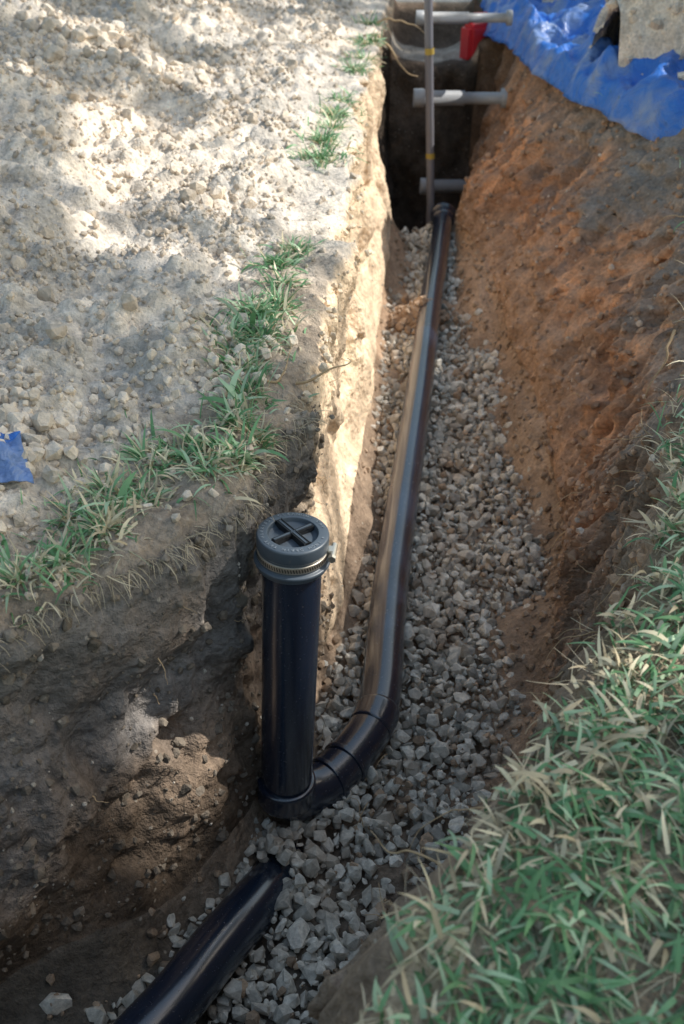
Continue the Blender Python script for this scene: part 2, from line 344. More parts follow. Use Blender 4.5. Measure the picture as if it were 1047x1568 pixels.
def tube(name,path,rad,seg=32,mat=None,caps=True,parent=None):
    path=np.asarray(path,float);n=len(path)
    rad=np.broadcast_to(np.asarray(rad,float),(n,))
    T=np.gradient(path,axis=0);T/=np.linalg.norm(T,axis=1)[:,None]
    up=np.array([0,0,1.]) if abs(T[0][2])<.9 else np.array([1.,0,0])
    nn=np.cross(T[0],up);nn/=np.linalg.norm(nn);VV=[];ang=np.linspace(0,2*np.pi,seg,endpoint=False)
    for i in range(n):
        nn=nn-T[i]*np.dot(nn,T[i]);nn/=np.linalg.norm(nn);bb=np.cross(T[i],nn)
        VV.append(path[i]+rad[i]*(np.cos(ang)[:,None]*nn+np.sin(ang)[:,None]*bb))
    VV=np.concatenate(VV);ii=np.arange(n*seg).reshape(n,seg);nx=np.roll(ii,-1,1)
    F=np.stack([ii[:-1],nx[:-1],nx[1:],ii[1:]],-1).reshape(-1,4)
    ob=mesh_np(name,VV,F,None,True,mat)
    if parent:ob.parent=parent
    return ob
def sub(path,a,b):
    d=np.concatenate([[0],np.cumsum(np.linalg.norm(np.diff(path,axis=0),axis=1))])
    s=np.linspace(a,b,12);return np.stack([np.interp(s,d,path[:,i]) for i in range(3)],1)
def plen(path,idx):
    d=np.concatenate([[0],np.cumsum(np.linalg.norm(np.diff(path,axis=0),axis=1))]);return d[idx]
def hub(name,path,a,b,r,parent,r0=.0495):
    p=sub(path,a,b)
    p=np.concatenate([p[:1],p[:1]+(p[1]-p[0])*.05,p[1:-1],p[-1:]-(p[-1]-p[-2])*.05,p[-1:]])
    rd=np.full(len(p),r);rd[0]=r0;rd[-1]=r0;rd[1]=r-.001;rd[-2]=r-.001
    return tube(name,p,rd,36,M_pipe,parent=parent)
PR=.051
pipe=tube('drain_pipe',cm[60:],PR,40,M_pipe)
low=tube('lower_run',cn,.055,40,M_pipe,parent=pipe)
L6=plen(cm,60)
Ltot=plen(cm,-1)
hub('coupling_1',cm,L6-.02,L6+.045,.0555,pipe)
hub('end_collar',cm,Ltot-.10,Ltot-.0,.060,pipe)
hub('end_collar_lip',cm,Ltot-.03,Ltot-.0,.072,pipe)

top=np.array([-.089,1.457,-.065]);bot=np.array([-.122,1.45,-.745])
ax=(top-bot)/np.linalg.norm(top-bot)
riser=tube('cleanout_riser',np.array([bot+ax*t for t in np.linspace(-.01,np.linalg.norm(top-bot)-.01,24)]),.0555,48,M_pipe)
er=np.interp(np.arange(61),[0,25,60],[.0575,.0565,.0525])
elb=tube('sweep_elbow',cm[:61],er,40,M_pipe,parent=riser)
hub('elbow_hub',np.array([bot+ax*t for t in np.linspace(-.04,.02,12)]),.0,.058,.0640,riser,.055)
hub('elbow_outlet_hub',cm,plen(cm,47),plen(cm,47)+.012,.0590,riser)
hub('elbow_mid_ring',cm,plen(cm,39),plen(cm,39)+.012,.0600,riser)
def lathe(name,prof,seg,mat,parent,M):
    prof=np.array(prof);ang=np.linspace(0,2*np.pi,seg,endpoint=False);VV=[]
    for r,z in prof:VV.append(np.stack([r*np.cos(ang),r*np.sin(ang),np.full(seg,z)],-1))
    VV=np.concatenate(VV);n=len(prof);ii=np.arange(n*seg).reshape(n,seg);nx=np.roll(ii,-1,1)
    F=np.stack([ii[:-1],ii[1:],nx[1:],nx[:-1]],-1).reshape(-1,4)
    o=mesh_np(name,VV,F,None,True,mat);o.parent=parent;o.matrix_world=M
    return o
zax=Vector(ax);q=Vector((0,0,1)).rotation_difference(zax)
MC=Matrix.Translation(Vector(top))@q.to_matrix().to_4x4()
def smoothprof(P,b=.0012):
    o=[]
    for i,p in enumerate(P):
        if i in (0,len(P)-1):o.append(p);continue
        p=Vector(p);a=Vector(P[i-1]);c=Vector(P[i+1])
        d1=(a-p);d2=(c-p);bb=min(b,d1.length*.4,d2.length*.4)
        o.append(tuple(p+d1.normalized()*bb));o.append(tuple(p+(d1.normalized()+d2.normalized())*bb*.3));o.append(tuple(p+d2.normalized()*bb))
    return o
prof=[(.0001,-.0085),(.012,-.0088),(.036,-.0115),(.0445,-.0085),(.0465,0),(.0475,.0008),(.0645,0),(.0665,-.003),(.0665,-.026),(.0635,-.029),(.0635,-.052),(.0705,-.0535),(.0715,-.057),(.0705,-.061),(.066,-.062),(.066,-.070),(.0560,-.071)]
cap=lathe('rubber_cap',smoothprof(prof),72,M_rubber,riser,MC)
band=lathe('hose_clamp_band',smoothprof([(.063,-.033),(.0655,-.0335),(.0655,-.0475),(.063,-.048)],.0004),72,M_metal,riser,MC)
def boxm(bm,c,s,rot=None,bev=0):
    r=bmesh.ops.create_cube(bm,size=1);vs=r['verts']
    for v in vs:
        v.co=Vector((v.co.x*s[0],v.co.y*s[1],v.co.z*s[2]))
        if rot:v.co=rot@v.co
        v.co+=Vector(c)
    if bev:
        es=list({e for v in vs for e in v.link_edges});bmesh.ops.bevel(bm,geom=es,offset=bev,segments=2,affect='EDGES')
def bmobj(name,bm,mat,parent=None,M=None,smooth=False):
    me=bpy.data.meshes.new(name);bm.to_mesh(me);bm.free();me.materials.append(mat)
    if smooth:me.polygons.foreach_set('use_smooth',[True]*len(me.polygons))
    o=bpy.data.objects.new(name,me);COL.objects.link(o)
    if parent:o.parent=parent
    if M is not None:o.matrix_world=M
    return o
M_black=plastic('black_rib',(.008,.009,.011),.4,.1)
bm=bmesh.new()
for a in (38,128):
    rot=Matrix.Rotation(math.radians(a),3,'Z')
    boxm(bm,(0,0,-.005),(.089,.0125,.0125),rot,.0016)
bmobj('cap_cross_rib',bm,M_black,riser,MC)
bm=bmesh.new()
for a in (38,128):
    rot=Matrix.Rotation(math.radians(a),3,'Z')
    boxm(bm,(0,0,.0008),(.084,.0042,.003),rot,.0006)
bmobj('cap_cross_ridge',bm,M_rubber,riser,MC)
bm=bmesh.new()
for i in range(80):
    a=i/80*2*math.pi;rot=Matrix.Rotation(a,3,'Z')
    boxm(bm,rot@Vector((.0656,0,-.0405)),(.0006,.0016,.008),rot@Matrix.Rotation(.25,3,'X'))
bmobj('hose_clamp_slots',bm,M_dark,riser,MC)
bm=bmesh.new();a=math.radians(-6);rot=Matrix.Rotation(a,3,'Z')
boxm(bm,rot@Vector((.0715,0,-.036)),(.012,.020,.017),rot,.0015)
r=bmesh.ops.create_cone(bm,cap_ends=True,segments=14,radius1=.0062,radius2=.0062,depth=.040)
for v in r['verts']:v.co=rot@(Matrix.Rotation(math.pi/2,3,'X')@v.co+Vector((.0755,0,-.034)))
r=bmesh.ops.create_cone(bm,cap_ends=True,segments=6,radius1=.0075,radius2=.0075,depth=.008)
for v in r['verts']:v.co=rot@(Matrix.Rotation(math.pi/2,3,'X')@v.co+Vector((.0755,-.022,-.034)))
bmobj('hose_clamp_screw',bm,M_metal,riser,MC)
M_embo=plastic('emboss_rubber',(.24,.27,.31),.5,.3)
def ringtext(txt,a0_,a1_,r,size):
    for i,ch in enumerate(txt):
        if ch==' ':continue
        a=a0_+(a1_-a0_)*i/(len(txt)-1)
        cu=bpy.data.curves.new('emboss','FONT');cu.body=ch;cu.size=size;cu.extrude=.0006;cu.align_x='CENTER';cu.align_y='CENTER'
        o=bpy.data.objects.new('embossed_lettering',cu);COL.objects.link(o);cu.materials.append(M_embo)
        o.parent=riser;o.matrix_world=MC@Matrix.Rotation(a,4,'Z')@Matrix.Translation((r,0,.0009))@Matrix.Rotation(-math.pi/2,4,'Z')
ringtext('FLEXIBLE CLEANOUT CAP',math.radians(200),math.radians(20),.0565,.0085)
ringtext('4 INCH DRAIN TEST',math.radians(345),math.radians(215),.0565,.0085)

# ------------------------------------------------------------ gravel
cand=np.where((R[:,3]<5.36)&(depthf>.9)&(R[:,2]>-2.2))[0]
seglen=np.hypot(np.gradient((LB[:,0]+RB[:,0])/2),np.gradient((LB[:,1]+RB[:,1])/2))
wgt=(seglen*wid[:,0])[cand];area=wgt.sum();wgt/=wgt.sum()
cell={}
def accept(P,mind):
    out=[]
    for i,p in enumerate(P):
        kx,ky=int(math.floor(p[0]/mind)),int(math.floor(p[1]/mind));ok=True
        for a in(-1,0,1):
            for b in(-1,0,1):
                for qv in cell.get((kx+a,ky+b),()):
                    if (qv[0]-p[0])**2+(qv[1]-p[1])**2<mind*mind:ok=False;break
                if not ok:break
            if not ok:break
        if ok:cell.setdefault((kx,ky),[]).append(p);out.append(i)
    return np.array(out)
allp=np.concatenate([cm,cn[cn[:,2]>-.868]])
GP=[];GS=[]
for layer,(zo,mind,s0,s1) in enumerate([(-.018,.022,.013,.021),(-.003,.024,.011,.024),(.010,.038,.013,.028),(.004,.022,.005,.010)]):
    cell={}
    n=int(area*6500);ri=rng.choice(cand,n,p=wgt);fr=rng.uniform(.01,.99,n)
    P=np.stack([lerp(LB[ri,0],RB[ri,0],fr),lerp(LB[ri,1],RB[ri,1],fr)],-1)+rng.uniform(-.012,.012,(n,2))
    k=accept(P,mind);P=P[k];fr=fr[k];ri=ri[k]
    g=-.868+.022*fbm(P[:,0]*7,P[:,1]*7,0,3,91)
    dm=np.sqrt(np.min((P[:,None,0]-allp[None,:,0])**2+(P[:,None,1]-allp[None,:,1])**2,1))
    z=g+zo+.022*np.exp(-((dm-.065)/.03)**2)
    z=z+.035*np.exp(-((P[:,0]+.135)**2+(P[:,1]-1.32)**2)/.004)
    terr=floorz(P[:,0],P[:,1],fr,wid[ri,0],-.895)
    ok=(dm>.044)&(terr<z+.006)
    ok|=((terr<z+.05)&(rng.random(len(P))<.14)&(dm>.06))
    P=P[ok];z=np.maximum(z[ok],terr[ok]-.004)
    GP.append(np.column_stack([P,z]));GS.append(rng.uniform(s0,s1,len(P))*np.where(rng.random(len(P))<.10,1.4,1))
GP=np.concatenate(GP);GS=np.concatenate(GS)
scatter('gravel',GP,GS,PG,M_gravel)

# ------------------------------------------------------------ soil clods
CP=[];CS=[];CCc=[]
n=80000
yy=1.05+7*rng.random(n)**1.8;xx=-rng.random(n)*(1.2+yy*.45)+.45
lx=np.interp(yy,LT[a0:,1],LT[a0:,0]);k=xx<lx-.01;xx=xx[k];yy=yy[k]
d=distpoly(xx,yy,PLT);clump=fbm(xx*2.5,yy*2.5,2,3,95)
keep=(rng.random(len(xx))<np.clip((.10+.90*sst(.12,.35,d))*(.25+.75*sst(-.4,.5,clump)),0,1))
xx=xx[keep];yy=yy[keep];d=d[keep]
sz=.0028+.0095*rng.random(len(xx))**2.6;big=rng.random(len(xx))<.014;sz=np.where(big,rng.uniform(.012,.026,len(xx)),sz)
sz*=(1+.12*(yy-1.5))
zz=GL(xx,yy,d)+sz*.25
cc=spoil*(.58+.48*rng.random(len(xx)))[:,None]*np.array([1,.98,.96])
CP.append(np.column_stack([xx,yy,zz]));CS.append(sz);CCc.append(cc)
for (cx,cy,r,nb,s0,s1) in [(-.62,1.60,.13,110,.008,.024),(-.45,1.72,.18,120,.006,.016),(-.30,1.95,.16,100,.006,.018),(-.95,4.6,.35,200,.01,.04),(-.25,2.1,.12,60,.008,.02)]:
    x=cx+rng.normal(size=nb)*r*.5;y=cy+rng.normal(size=nb)*r*.5;s=rng.uniform(s0,s1,nb)
    CP.append(np.column_stack([x,y,GL(x,y)+s*.35]));CS.append(s);CCc.append(spoil*(.75+.35*rng.random(nb))[:,None])
ri=rng.integers(a0,nr-40,1500);ri=ri[(LT[ri,1]>.95)&(LT[ri,1]<7)];nb=len(ri);s=.003+.011*rng.random(nb)**2.2
CP.append(np.column_stack([LT[ri,0]+rng.normal(size=nb)*.02-.012,LT[ri,1]+rng.normal(size=nb)*.01,zl[ri]+rng.normal(size=nb)*.006]));CS.append(s)
CCc.append(np.where((LT[ri,1]<1.9)[:,None],c3(.30,.255,.21),c3(.80,.66,.50))*(.75+.35*rng.random(nb))[:,None])  # far lip clods take the wall's sunlit tone, light put into their colour
m=2200;ri=rng.choice(cand,m,p=wgt);fr=np.where(rng.random(m)<.4,1-rng.random(m)**2*.35,rng.random(m))
P=np.column_stack([lerp(LB[ri,0],RB[ri,0],fr),lerp(LB[ri,1],RB[ri,1],fr)])
dm=np.sqrt(np.min((P[:,None,0]-allp[None,:,0])**2+(P[:,None,1]-allp[None,:,1])**2,1))
tz=floorz(P[:,0],P[:,1],fr,wid[ri,0],-.895);s=.003+.016*rng.random(m)**1.5
k=dm>.070;s=s[k];P=P[k];z=np.maximum(tz[k],-.866)+s*.5
CP.append(np.column_stack([P,z]));CS.append(s);CCc.append(np.array([.38,.28,.20])*(.7+.6*rng.random(k.sum()))[:,None])
nb=190;x=.34+rng.normal(size=nb)*.055;y=4.13+rng.normal(size=nb)*.07;s=rng.uniform(.01,.028,nb)
CP.append(np.column_stack([x,y,-.84+.085*np.exp(-((x-.36)**2+(y-4.13)**2)/.004)+s*.2]));CS.append(s);CCc.append(np.array([.42,.30,.21])*(.7+.5*rng.random(nb))[:,None])
def wallpick(WX,WY,WZ,n,ylo,yhi,col,s0,s1):
    a=rng.integers(0,WX.shape[0],n*6);b=rng.integers(2,WX.shape[1]-3,n*6)
    y=WY[a,b];k=(y>ylo)&(y<yhi)&(depthf[a]>.9);k=np.where(k)[0][:n]
    s=s0+(s1-s0)*rng.random(len(k))**3
    CP.append(np.column_stack([WX[a,b][k],y[k],WZ[a,b][k]]));CS.append(s);CCc.append(col*(.7+.6*rng.random(len(k)))[:,None])
wallpick(wx2,wy2,wz2,350,.9,5.3,np.array([.48,.43,.37]),.002,.008)
wallpick(wx2,wy2,wz2,1300,.9,2,np.array([.21,.175,.14]),.003,.016)
wallpick(rx2,ry2,rz2,3200,1.2,6,np.array([.40,.27,.185]),.003,.022)
wallpick(rx2,ry2,rz2,400,1.2,6,np.array([.55,.46,.38]),.003,.014)
nb=900;x=rng.uniform(0,1.3,nb);y=rng.uniform(.3,3.2,nb);rxl=np.interp(y,RT[a0:,1],RT[a0:,0]);k=x>rxl;x=x[k];y=y[k]
s=rng.uniform(.003,.012,len(x));CP.append(np.column_stack([x,y,GR(x,y)+s*.4]));CS.append(s);CCc.append(np.array([.45,.38,.3])*(.7+.6*rng.random(len(x)))[:,None])
CP=np.concatenate(CP);CS=np.concatenate(CS);CCc=np.concatenate(CCc)
scatter('soil_clods',CP,CS,PC,M_clod,CCc)

# ------------------------------------------------------------ grass
def blades(P,Ln,Wd,e0,bend,az,cols,K=5):
    n=len(P);pos=P.copy();VV=np.zeros((n,K*2,3));tw=rng.uniform(-.8,.8,n)
    azc=az.copy();curl=rng.normal(size=n)*.35
    for kk in range(K):
        t=kk/(K-1);e=e0-bend*t
        dirv=np.stack([np.cos(e)*np.cos(azc),np.cos(e)*np.sin(azc),np.sin(e)],-1)
        side=np.stack([-np.sin(azc),np.cos(azc),np.zeros(n)],-1)
        up=np.cross(side,dirv);sv=side*np.cos(tw)[:,None]+up*np.sin(tw)[:,None]
        w=Wd*(.75+.6*t-1.3*t**2.2)*.5;w=np.maximum(w,.0003)
        VV[:,kk*2]=pos-sv*w[:,None];VV[:,kk*2+1]=pos+sv*w[:,None]
        pos=pos+dirv*(Ln/(K-1))[:,None];azc=azc+curl/(K-1)
    base=np.arange(n)[:,None]*K*2
    F=np.concatenate([(base+np.array([2*k,2*k+1,2*k+3,2*k+2])) for k in range(K-1)],0)
    return VV.reshape(-1,3),F,np.repeat(cols,K*2,0)
def gcols(n,straw,pale=.3):
    g1=np.array([.11,.26,.11]);g2=np.array([.22,.44,.22]);g3=np.array([.44,.60,.39]);sw=np.array([.88,.80,.58]);sw2=np.array([.58,.47,.31])
    if np.ndim(straw)==0:straw=np.full(n,straw)
    t=rng.random(n)[:,None];c=g1*(1-t)+g2*t;k=rng.random(n)<pale;c[k]=g3*(.8+.4*rng.random(k.sum()))[:,None]
    k=rng.random(n)<straw;tt=rng.random(k.sum())[:,None];c[k]=sw*(1-tt)+sw2*tt
    return c
GV=[];GF=[];GC=[];off=0
def addb(P,Ln,Wd,e0,bend,az,cols):
    global off
    v,f,c=blades(P,Ln,Wd,e0,bend,az,cols);GV.append(v);GF.append(f+off);GC.append(c);off+=len(v)
def lawn(n,x0,x1,y0,y1,lscale=1):
    x=rng.uniform(x0,x1,n);y=rng.uniform(y0,y1,n)
    edge=np.interp(y,RT[a0:,1],RT[a0:,0])
    dens=fbm(x*5,y*5,0,3,99);m=(x-edge>.0)&((y<1.72)|(x>edge+.25))
    dd=distpoly(x,y,PRT)
    m&=rng.random(n)<(.25+.75*sst(.01,.05,dd+.02*dens))*(.5+.5*sst(-.6,.0,dens))
    x=x[m];y=y[m];dd=dd[m];n=len(x)
    st=np.clip(.05+.55*(1-sst(.02,.14,dd))+.30*sst(.15,.6,fbm(x*6,y*6,7,2,98)),0,.9)
    hgt=rng.uniform(-.003,.024,n)
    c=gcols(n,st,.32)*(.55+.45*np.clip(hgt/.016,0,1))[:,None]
    Ln=rng.uniform(.022,.060,n)*lscale;Wd=rng.uniform(.0048,.0092,n)
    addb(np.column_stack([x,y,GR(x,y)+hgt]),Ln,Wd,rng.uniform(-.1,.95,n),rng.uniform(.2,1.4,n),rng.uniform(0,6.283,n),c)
lawn(22000,-.1,1.0,.2,2.05)
lawn(8000,-.6,2.0,-.6,.4,1.1)
lawn(6000,.7,2.6,.2,3.3,1.2)
n=3600;x=rng.uniform(-.1,.9,n);y=rng.uniform(.2,1.8,n);e=np.interp(y,RT[a0:,1],RT[a0:,0]);k=x>e-.012;x=x[k];y=y[k];n=len(x)
addb(np.column_stack([x,y,GR(x,y)+rng.uniform(0,.012,n)]),rng.uniform(.03,.07,n),rng.uniform(.001,.0026,n),rng.uniform(-.2,.5,n),rng.uniform(-.3,.7,n),rng.uniform(0,6.28,n),np.array([.74,.63,.45])*(.6+.6*rng.random(n))[:,None])
T=[(-.60,1.17,.05,90,.55),(-.52,1.24,.05,120,.55),(-.46,1.29,.05,130,.45),(-.47,1.42,.055,110,.45),(-.40,1.37,.05,130,.55),(-.43,1.50,.05,110,.45),(-.36,1.48,.05,120,.55),(-.37,1.60,.05,110,.4),(-.30,1.63,.045,110,.4),(-.25,1.56,.05,110,.5),(-.20,1.61,.04,120,.45),(-.22,1.74,.045,140,.35),(-.17,1.70,.035,90,.5),(-.20,1.86,.05,120,.3),(-.22,1.97,.05,120,.3),(-.25,2.08,.06,220,.25),(-.19,2.12,.055,210,.2),(-.21,2.25,.06,210,.2),(-.16,2.32,.04,90,.3),(-.15,2.45,.04,70,.3),(-.17,2.6,.05,130,.2),(-.13,2.72,.04,80,.3),(-.08,3.62,.07,190,.25),(-.07,3.85,.06,150,.25),(-.04,4.05,.05,70,.25),(-.02,4.25,.07,170,.3),(.0,4.5,.05,80,.3),(.06,5.1,.06,100,.3),(.10,5.4,.06,60,.3),(.14,5.8,.08,140,.3),(.17,6.4,.07,90,.3),(-.66,1.33,.06,90,.5),(-.72,1.15,.06,120,.6),(-.85,1.2,.09,150,.5),(-1.0,1.05,.1,200,.5)]
for (cx,cy,r,n,st) in T:
    n=int(n*1.25);a=rng.uniform(0,6.28,n);q_=np.abs(rng.normal(size=n))*r*.75;x=cx+np.cos(a)*q_;y=cy+np.sin(a)*q_
    lx=np.interp(y,LT[a0:,1],LT[a0:,0]);x=np.minimum(x,lx+.01)
    sc=1+.10*(cy-1.5)
    addb(np.column_stack([x,y,GL(x,y)-.002]),rng.uniform(.02,.070,n)*sc,rng.uniform(.003,.0085,n)*sc,rng.uniform(.0,1.3,n),rng.uniform(.2,1.7,n),a+rng.normal(size=n)*1.3,gcols(n,st,.25))
for (cx,cy,n) in [(-.29,1.66,9),(-.18,1.60,7),(-.40,1.45,6),(-.22,2.15,8),(-.21,1.80,6)]:
    a=rng.uniform(0,6.28,n);addb(np.column_stack([cx+rng.normal(size=n)*.01,cy+rng.normal(size=n)*.01,np.full(n,GL(np.array([cx]),np.array([cy]))[0]+.01)]),rng.uniform(.06,.11,n),rng.uniform(.010,.016,n),rng.uniform(.4,1.1,n),rng.uniform(.6,1.4,n),a,gcols(n,.0,.6))
n=1100;ri=rng.integers(a0,nr,n*8);ri=ri[(LT[ri,1]>.95)&(LT[ri,1]<1.9)][:n];n=len(ri)
addb(np.column_stack([LT[ri,0]-rng.random(n)*.05,LT[ri,1],zl[ri]+.002]),rng.uniform(.02,.07,n),rng.uniform(.001,.003,n),rng.uniform(-.3,.6,n),rng.uniform(.6,2.0,n),rng.uniform(-1.6,.6,n),np.array([.62,.52,.37])*(.45+.7*rng.random(n))[:,None])
for (cx,cy,n) in [(1.12,3.0,18),(.90,2.3,14),(1.28,3.7,16),(1.2,4.6,14),(1.0,2.6,12),(.74,1.85,30),(.68,1.72,40),(.80,1.95,20)]:
    a=rng.uniform(0,6.28,n);x=cx+rng.normal(size=n)*.03;y=cy+rng.normal(size=n)*.04
    addb(np.column_stack([x,y,GR(x,y)-.02]),rng.uniform(.03,.08,n),rng.uniform(.002,.006,n),rng.uniform(.0,1.2,n),rng.uniform(.3,1.8,n),a,gcols(n,.45,.5))
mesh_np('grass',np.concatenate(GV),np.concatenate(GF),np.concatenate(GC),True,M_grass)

# ------------------------------------------------------------ roots
def root(p,d,L,r,seed,droop=.6):
    rg=np.random.default_rng(seed);pts=[np.array(p,float)];d=np.array(d,float);d/=np.linalg.norm(d)
    for i in range(9):
        d=d+rg.normal(size=3)*.28+np.array([0,0,-droop*.12]);d/=np.linalg.norm(d);pts.append(pts[-1]+d*L/9)
    pp=catmull(pts,3);return tube('root',pp,np.linspace(r,r*.25,len(pp)),6,M_root)
roots=[root((-.10,1.93,-.01),(1,-.3,.1),.16,.0035,1),root((-.16,1.9,.01),(1,.2,.1),.18,.003,2),root((.12,6.0,.0),(1,-.2,.3),.45,.010,3),root((.2,6.3,.02),(1,0,.0),.35,.007,4),root((.85,2.35,-.08),(-.3,-.7,-.1),.22,.0045,5),root((.9,2.4,-.05),(.3,-.7,.1),.15,.0035,8),root((.66,1.75,-.15),(-1,-.3,-.1),.16,.0022,6),root((.5,1.45,-.3),(-1,.1,-.1),.14,.0018,7)]
for i in range(26):
    ri=random.choice([j for j in range(a0,nr) if depthf[j]>.9 and .9<LT[j,1]<5.3]);c=random.randint(3,60)
    roots.append(root((wx2[ri,c]-.01,wy2[ri,c],wz2[ri,c]),(1,-.4,random.uniform(-.6,.3)),random.uniform(.03,.09),random.uniform(.0007,.0018),20+i))
for i in range(54):
    ri=random.choice([j for j in range(a0,nr) if depthf[j]>.9 and .7<RT[j,1]<5.3]);c=random.randint(30,nrw-4)
    roots.append(root((rx2[ri,c]+.01,ry2[ri,c],rz2[ri,c]),(-1,random.uniform(-.6,.4),random.uniform(-.6,.3)),random.uniform(.05,.16),random.uniform(.001,.0028),60+i))
for i in range(10):
    roots.append(root((random.uniform(-.2,.3),random.uniform(1.1,1.9),-.835),(random.uniform(-1,1),random.uniform(-1,1),.15),random.uniform(.06,.14),.0012,120+i,0))
bpy.ops.object.select_all(action='DESELECT')
for o in roots:o.select_set(True)
bpy.context.view_layer.objects.active=roots[0];bpy.ops.object.join();roots[0].name='tree_roots'

# ------------------------------------------------------------ tarps
def tarp(name,fn,nu,nv):
    u,v=np.meshgrid(np.linspace(0,1,nu),np.linspace(0,1,nv));x,y,z=fn(u,v)
    V=np.stack([x,y,z],-1).reshape(-1,3);ii=np.arange(nu*nv).reshape(nv,nu)
    F=np.stack([ii[:-1,:-1],ii[:-1,1:],ii[1:,1:],ii[1:,:-1]],-1).reshape(-1,4)
    o=mesh_np(name,V,F,None,True,M_tarp);m=o.modifiers.new('s','SOLIDIFY');m.thickness=.0015;return o
def crump(x,y,s=1,seed=5):
    return (.6-np.abs(fbm(x*3*s+.9*y,y*2.2*s,0,3,seed)))*.13+(.6-np.abs(fbm(x*9*s,y*7*s,0,3,seed+3)))*.075
tY=np.linspace(3,9,200);tE=np.interp(tY,RT[a0:,1],RT[a0:,0]);tE=np.convolve(np.pad(tE,20,mode='edge'),np.ones(41)/41,'valid')
def ft(u,v):
    y=3.74+4.2*v;e=np.interp(y,tY,tE)+.08*fbm(y*1.3,0*y,0,3,44)+.02
    s=-.07+1.9*u
    x=e+s+.04*fbm(s*4,y*5,0,3,45)
    z=.02+GR(x,y)*.5+crump(x,y)*sst(-.09,.08,s)+.03*sst(-.02,.4,s)-.12*sst(0,-.08,s)
    return x,y+.04*fbm(x*4,y*4,0,2,46),z+.012
tarp('tarp',ft,170,260)
def ft2(u,v):
    x=-.95+.41*u-.05*v;y=1.40+.13*v+.06*u+.02*fbm(u*4,v*3,0,2,47)
    d=distpoly(x,y,PLT);z=GL(x,y,d)+.022+crump(x,y,1.6,8)*.3;return x,y,z
tarp('tarp',ft2,40,40)
u,v=np.meshgrid(np.linspace(0,1,190),np.linspace(0,1,260))
y=3.75+4.1*v;e=np.interp(y,tY,tE);x=e+.03+1.9*u
s=x-e
bay=.16+.30*fbm(y*1.8,0*y,0,4,48)
h=sst(0,.45,s-bay)*sst(1.85,1.3,s)*.40*sst(0,.08,v)*sst(1,.9,v)
nz=fbm(x*5,y*5,0,4,49)*.06+np.abs(fbm(x*16,y*16,0,4,50))*.05
z=-.10+(.27+h+nz)*sst(-.05,.08,s-bay)
V=np.stack([x,y,z],-1).reshape(-1,3);ii=np.arange(260*190).reshape(260,190)
F=np.stack([ii[:-1,:-1],ii[:-1,1:],ii[1:,1:],ii[1:,:-1]],-1).reshape(-1,4)
sb=(s-bay).reshape(-1);F=F[(sb[F]>-.06).all(1)]
cc=np.tile(spoil,(len(V),1));mesh_np('dirt_pile',V,F,cc,True,M_soil)
k=rng.choice(len(V),5200);k=k[(sb[k]>.0)&(V[k,1]>3.8)];s=.006+.045*rng.random(len(k))**2.3
o=scatter('dirt_pile_clods',V[k]+np.array([0,0,.005]),s,PC,M_clod,spoil*(.65+.5*rng.random(len(k)))[:,None])
o.parent=bpy.data.objects['dirt_pile']

# ------------------------------------------------------------ shoring in the pit
pole=tube('shoring_pole',np.array([(.505,5.6,-1.5),(.50,5.6,-.8),(.465,5.62,-.2),(.432,5.65,.35)]),.022,20,M_pole)
pole.name='trench_shoring'
for i,zz in enumerate((-.02,-.55)):
    xx_=.50-.065*((zz+.8)/1.15);tube('tape_%d'%i,np.array([(xx_+.001,5.61,zz),(xx_-.002,5.61,zz+.03)]),.024,20,M_yellow,parent=pole)
def strut(i,x0,x1,y,z,r):
    p=np.array([(x0,y,z),(x0+.06,y,z),(x0+.062,y,z),(x0+(x1-x0)*.55,y,z),(x0+(x1-x0)*.552,y,z),(x1-.03,y,z),(x1-.028,y,z),(x1,y,z)])
    tube('strut_%d'%i,p,np.array([r*1.25,r*1.25,r,r,r*.8,r*.8,r*1.3,r*1.3]),20,M_alu,parent=pole)
strut(1,.40,.92,5.9,-.30,.040);strut(2,.46,.92,5.9,-.79,.038);strut(3,.40,.92,5.95,.10,.030)
bm=bmesh.new();boxm(bm,(0,0,.11),(.20,.13,.22),None,.025);boxm(bm,(0,0,.265),(.14,.025,.02),None,.006);boxm(bm,(-.06,0,.24),(.02,.025,.05),None,.004);boxm(bm,(.05,0,.24),(.02,.025,.05),None,.004)
r=bmesh.ops.create_cone(bm,cap_ends=True,segments=16,radius1=.022,radius2=.014,depth=.09)
for v in r['verts']:v.co=Matrix.Rotation(.6,3,'Y')@v.co+Vector((.10,0,.26))
o=bmobj('fuel_can',bm,M_red,None,Matrix.Translation((.83,6.64,-.25))@Matrix.Rotation(.5,4,'Z'),False)

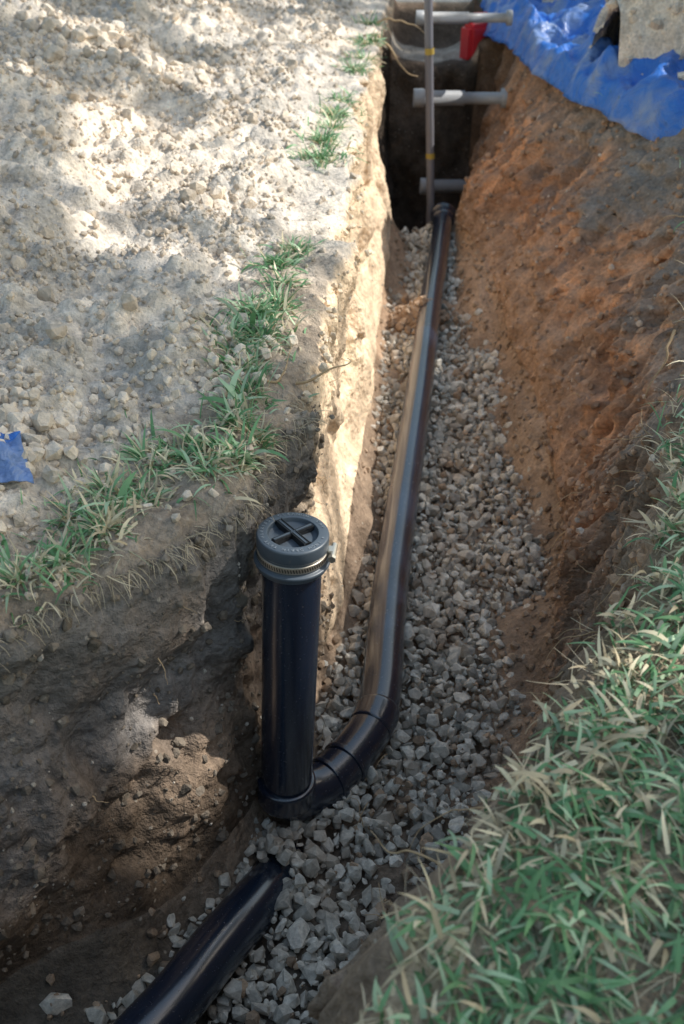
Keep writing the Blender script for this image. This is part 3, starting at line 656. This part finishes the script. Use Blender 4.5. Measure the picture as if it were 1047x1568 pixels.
# ------------------------------------------------------------ sun, trees
EL,AZ=math.radians(43),math.radians(12)
S=np.array([math.cos(EL)*math.cos(AZ),math.cos(EL)*math.sin(AZ),math.sin(EL)])
LITS=[(-.50,3.05,.50,.58,.3),(-.85,3.6,.36,.45,.5),(-.12,2.55,.20,.45,0),(-1.25,4.7,.85,.20,-.45),(-.25,4.4,.38,.9,0),(-.45,5.9,.8,1.0,0),(-1.8,6.6,.8,.6,0),
 (.20,1.41,.32,.12,.25),(.66,1.38,.26,.15,.4),(.52,1.02,.20,.13,0),(.42,.70,.18,.11,0),(.85,1.2,.18,.15,0),(.25,.60,.10,.08,0),
 (1.15,4.35,.34,.5,0),(2.1,5.3,1.6,1.7,0),(1.55,7.2,.9,.9,0),(.7,7.6,1,.5,0)]
def lit(x,y):
    jx=x+.05*fbm(x*4,y*4,0,3,201);jy=y+.05*fbm(x*4,y*4,5,3,202);m=np.zeros(x.shape,bool)
    for cx,cy,rx_,ry_,a in LITS:
        dx=jx-cx;dy=jy-cy;u=dx*math.cos(a)+dy*math.sin(a);v=-dx*math.sin(a)+dy*math.cos(a);m|=(u/rx_)**2+(v/ry_)**2<1
    e=np.interp(jy,LT[a0:,1],LT[a0:,0])
    m|=(jy>2.0-.1*(jx>.3))&(jy<8.2)&(jx>e-.14-.05*sst(2.5,5,jy))&(jx<e+1.0)
    return m
n=20000
x=rng.uniform(-3.6,2.0,n);y=rng.uniform(-.6,8.6,n);m=~lit(x,y);x=x[m];y=y[m]
hole=fbm(x*2.6,y*2.6,9,3,203);k=rng.random(len(x))<np.where(hole>.85,.5,1);x=x[k];y=y[k];n=len(x)
t=12.8+1.9*rng.random(n)+.5*fbm(x*.8,y*.8,0,2,204)
LPt=np.column_stack([x,y,np.zeros(n)])+S*t[:,None]
Rm=randrot(n);sz=rng.uniform(.078,.115,n)
quad=np.array([(-1,0,0),(0,-.65,0.1),(1,0,0),(0,.65,0.1)]);V=np.einsum('nij,vj->nvi',Rm,quad)*sz[:,None,None]+LPt[:,None]
def tree(name,base,sel,seed):
    rg=np.random.default_rng(seed);C0=LPt[sel].mean(0);br=[]
    top_=C0*np.array([1,1,0])*.6+base*.4+np.array([0,0,7.2])
    tp=[base,base*.75+top_*.25*np.array([1,1,0])+np.array([0,0,3.1]),top_]
    tr_=tube(name,catmull(tp,8),np.linspace(.32,.16,17),14,M_bark)
    idxs=rg.choice(np.where(sel)[0],26,replace=False)
    for i in idxs:
        s=tp[2]*.9+np.array(tp[1])*.1;e=LPt[i];mid=(s+e)/2+rg.normal(size=3)*.2+np.array([0,0,.15]);pp=catmull([s,mid,e],6)
        br.append(tube('limb',pp,np.linspace(.06,.008,len(pp)),6,M_bark))
    bpy.ops.object.select_all(action='DESELECT')
    for o in br:o.select_set(True)
    bpy.context.view_layer.objects.active=br[0];bpy.ops.object.join();br[0].name='limbs';br[0].parent=tr_
    VV=V[sel].reshape(-1,3);F=np.arange(len(VV)).reshape(-1,4)
    cg=np.repeat(np.array([.06,.11,.035])*(.7+.8*rg.random(sel.sum()))[:,None],4,0)
    lf=mesh_np('foliage',VV,F,cg,False,M_leaf);lf.parent=tr_
tree('oak_tree',np.array([10.6,2.4,0.]),y<4.0,1)
tree('oak_tree',np.array([10.8,8.6,0.]),y>=4.0,2)

sun=bpy.data.lights.new('sun','SUN');sun.energy=5;sun.angle=math.radians(.5);sun.color=(1,.955,.87)
so=bpy.data.objects.new('sun',sun);COL.objects.link(so);so.rotation_euler=(-Vector(S)).to_track_quat('-Z','Y').to_euler()
w=bpy.data.worlds.new('World');scene.world=w;w.use_nodes=True;nt=w.node_tree;bg=nt.nodes['Background']
sk=nt.nodes.new('ShaderNodeTexSky');sk.sky_type='NISHITA';sk.sun_disc=False;sk.sun_elevation=EL;sk.sun_rotation=math.pi/2-AZ
sk.dust_density=1.9;sk.air_density=2.2
nt.links.new(sk.outputs[0],bg.inputs[0]);bg.inputs[1].default_value=.15

cam=bpy.data.cameras.new('camera');co=bpy.data.objects.new('camera',cam);COL.objects.link(co);scene.camera=co
co.location=(0,0,1.0);co.rotation_euler=(math.radians(55),0,0)
cam.sensor_fit='VERTICAL';cam.sensor_height=36;cam.lens=35;cam.clip_start=.02;cam.clip_end=500
cam.dof.use_dof=True;cam.dof.focus_distance=2.0;cam.dof.aperture_fstop=4.5
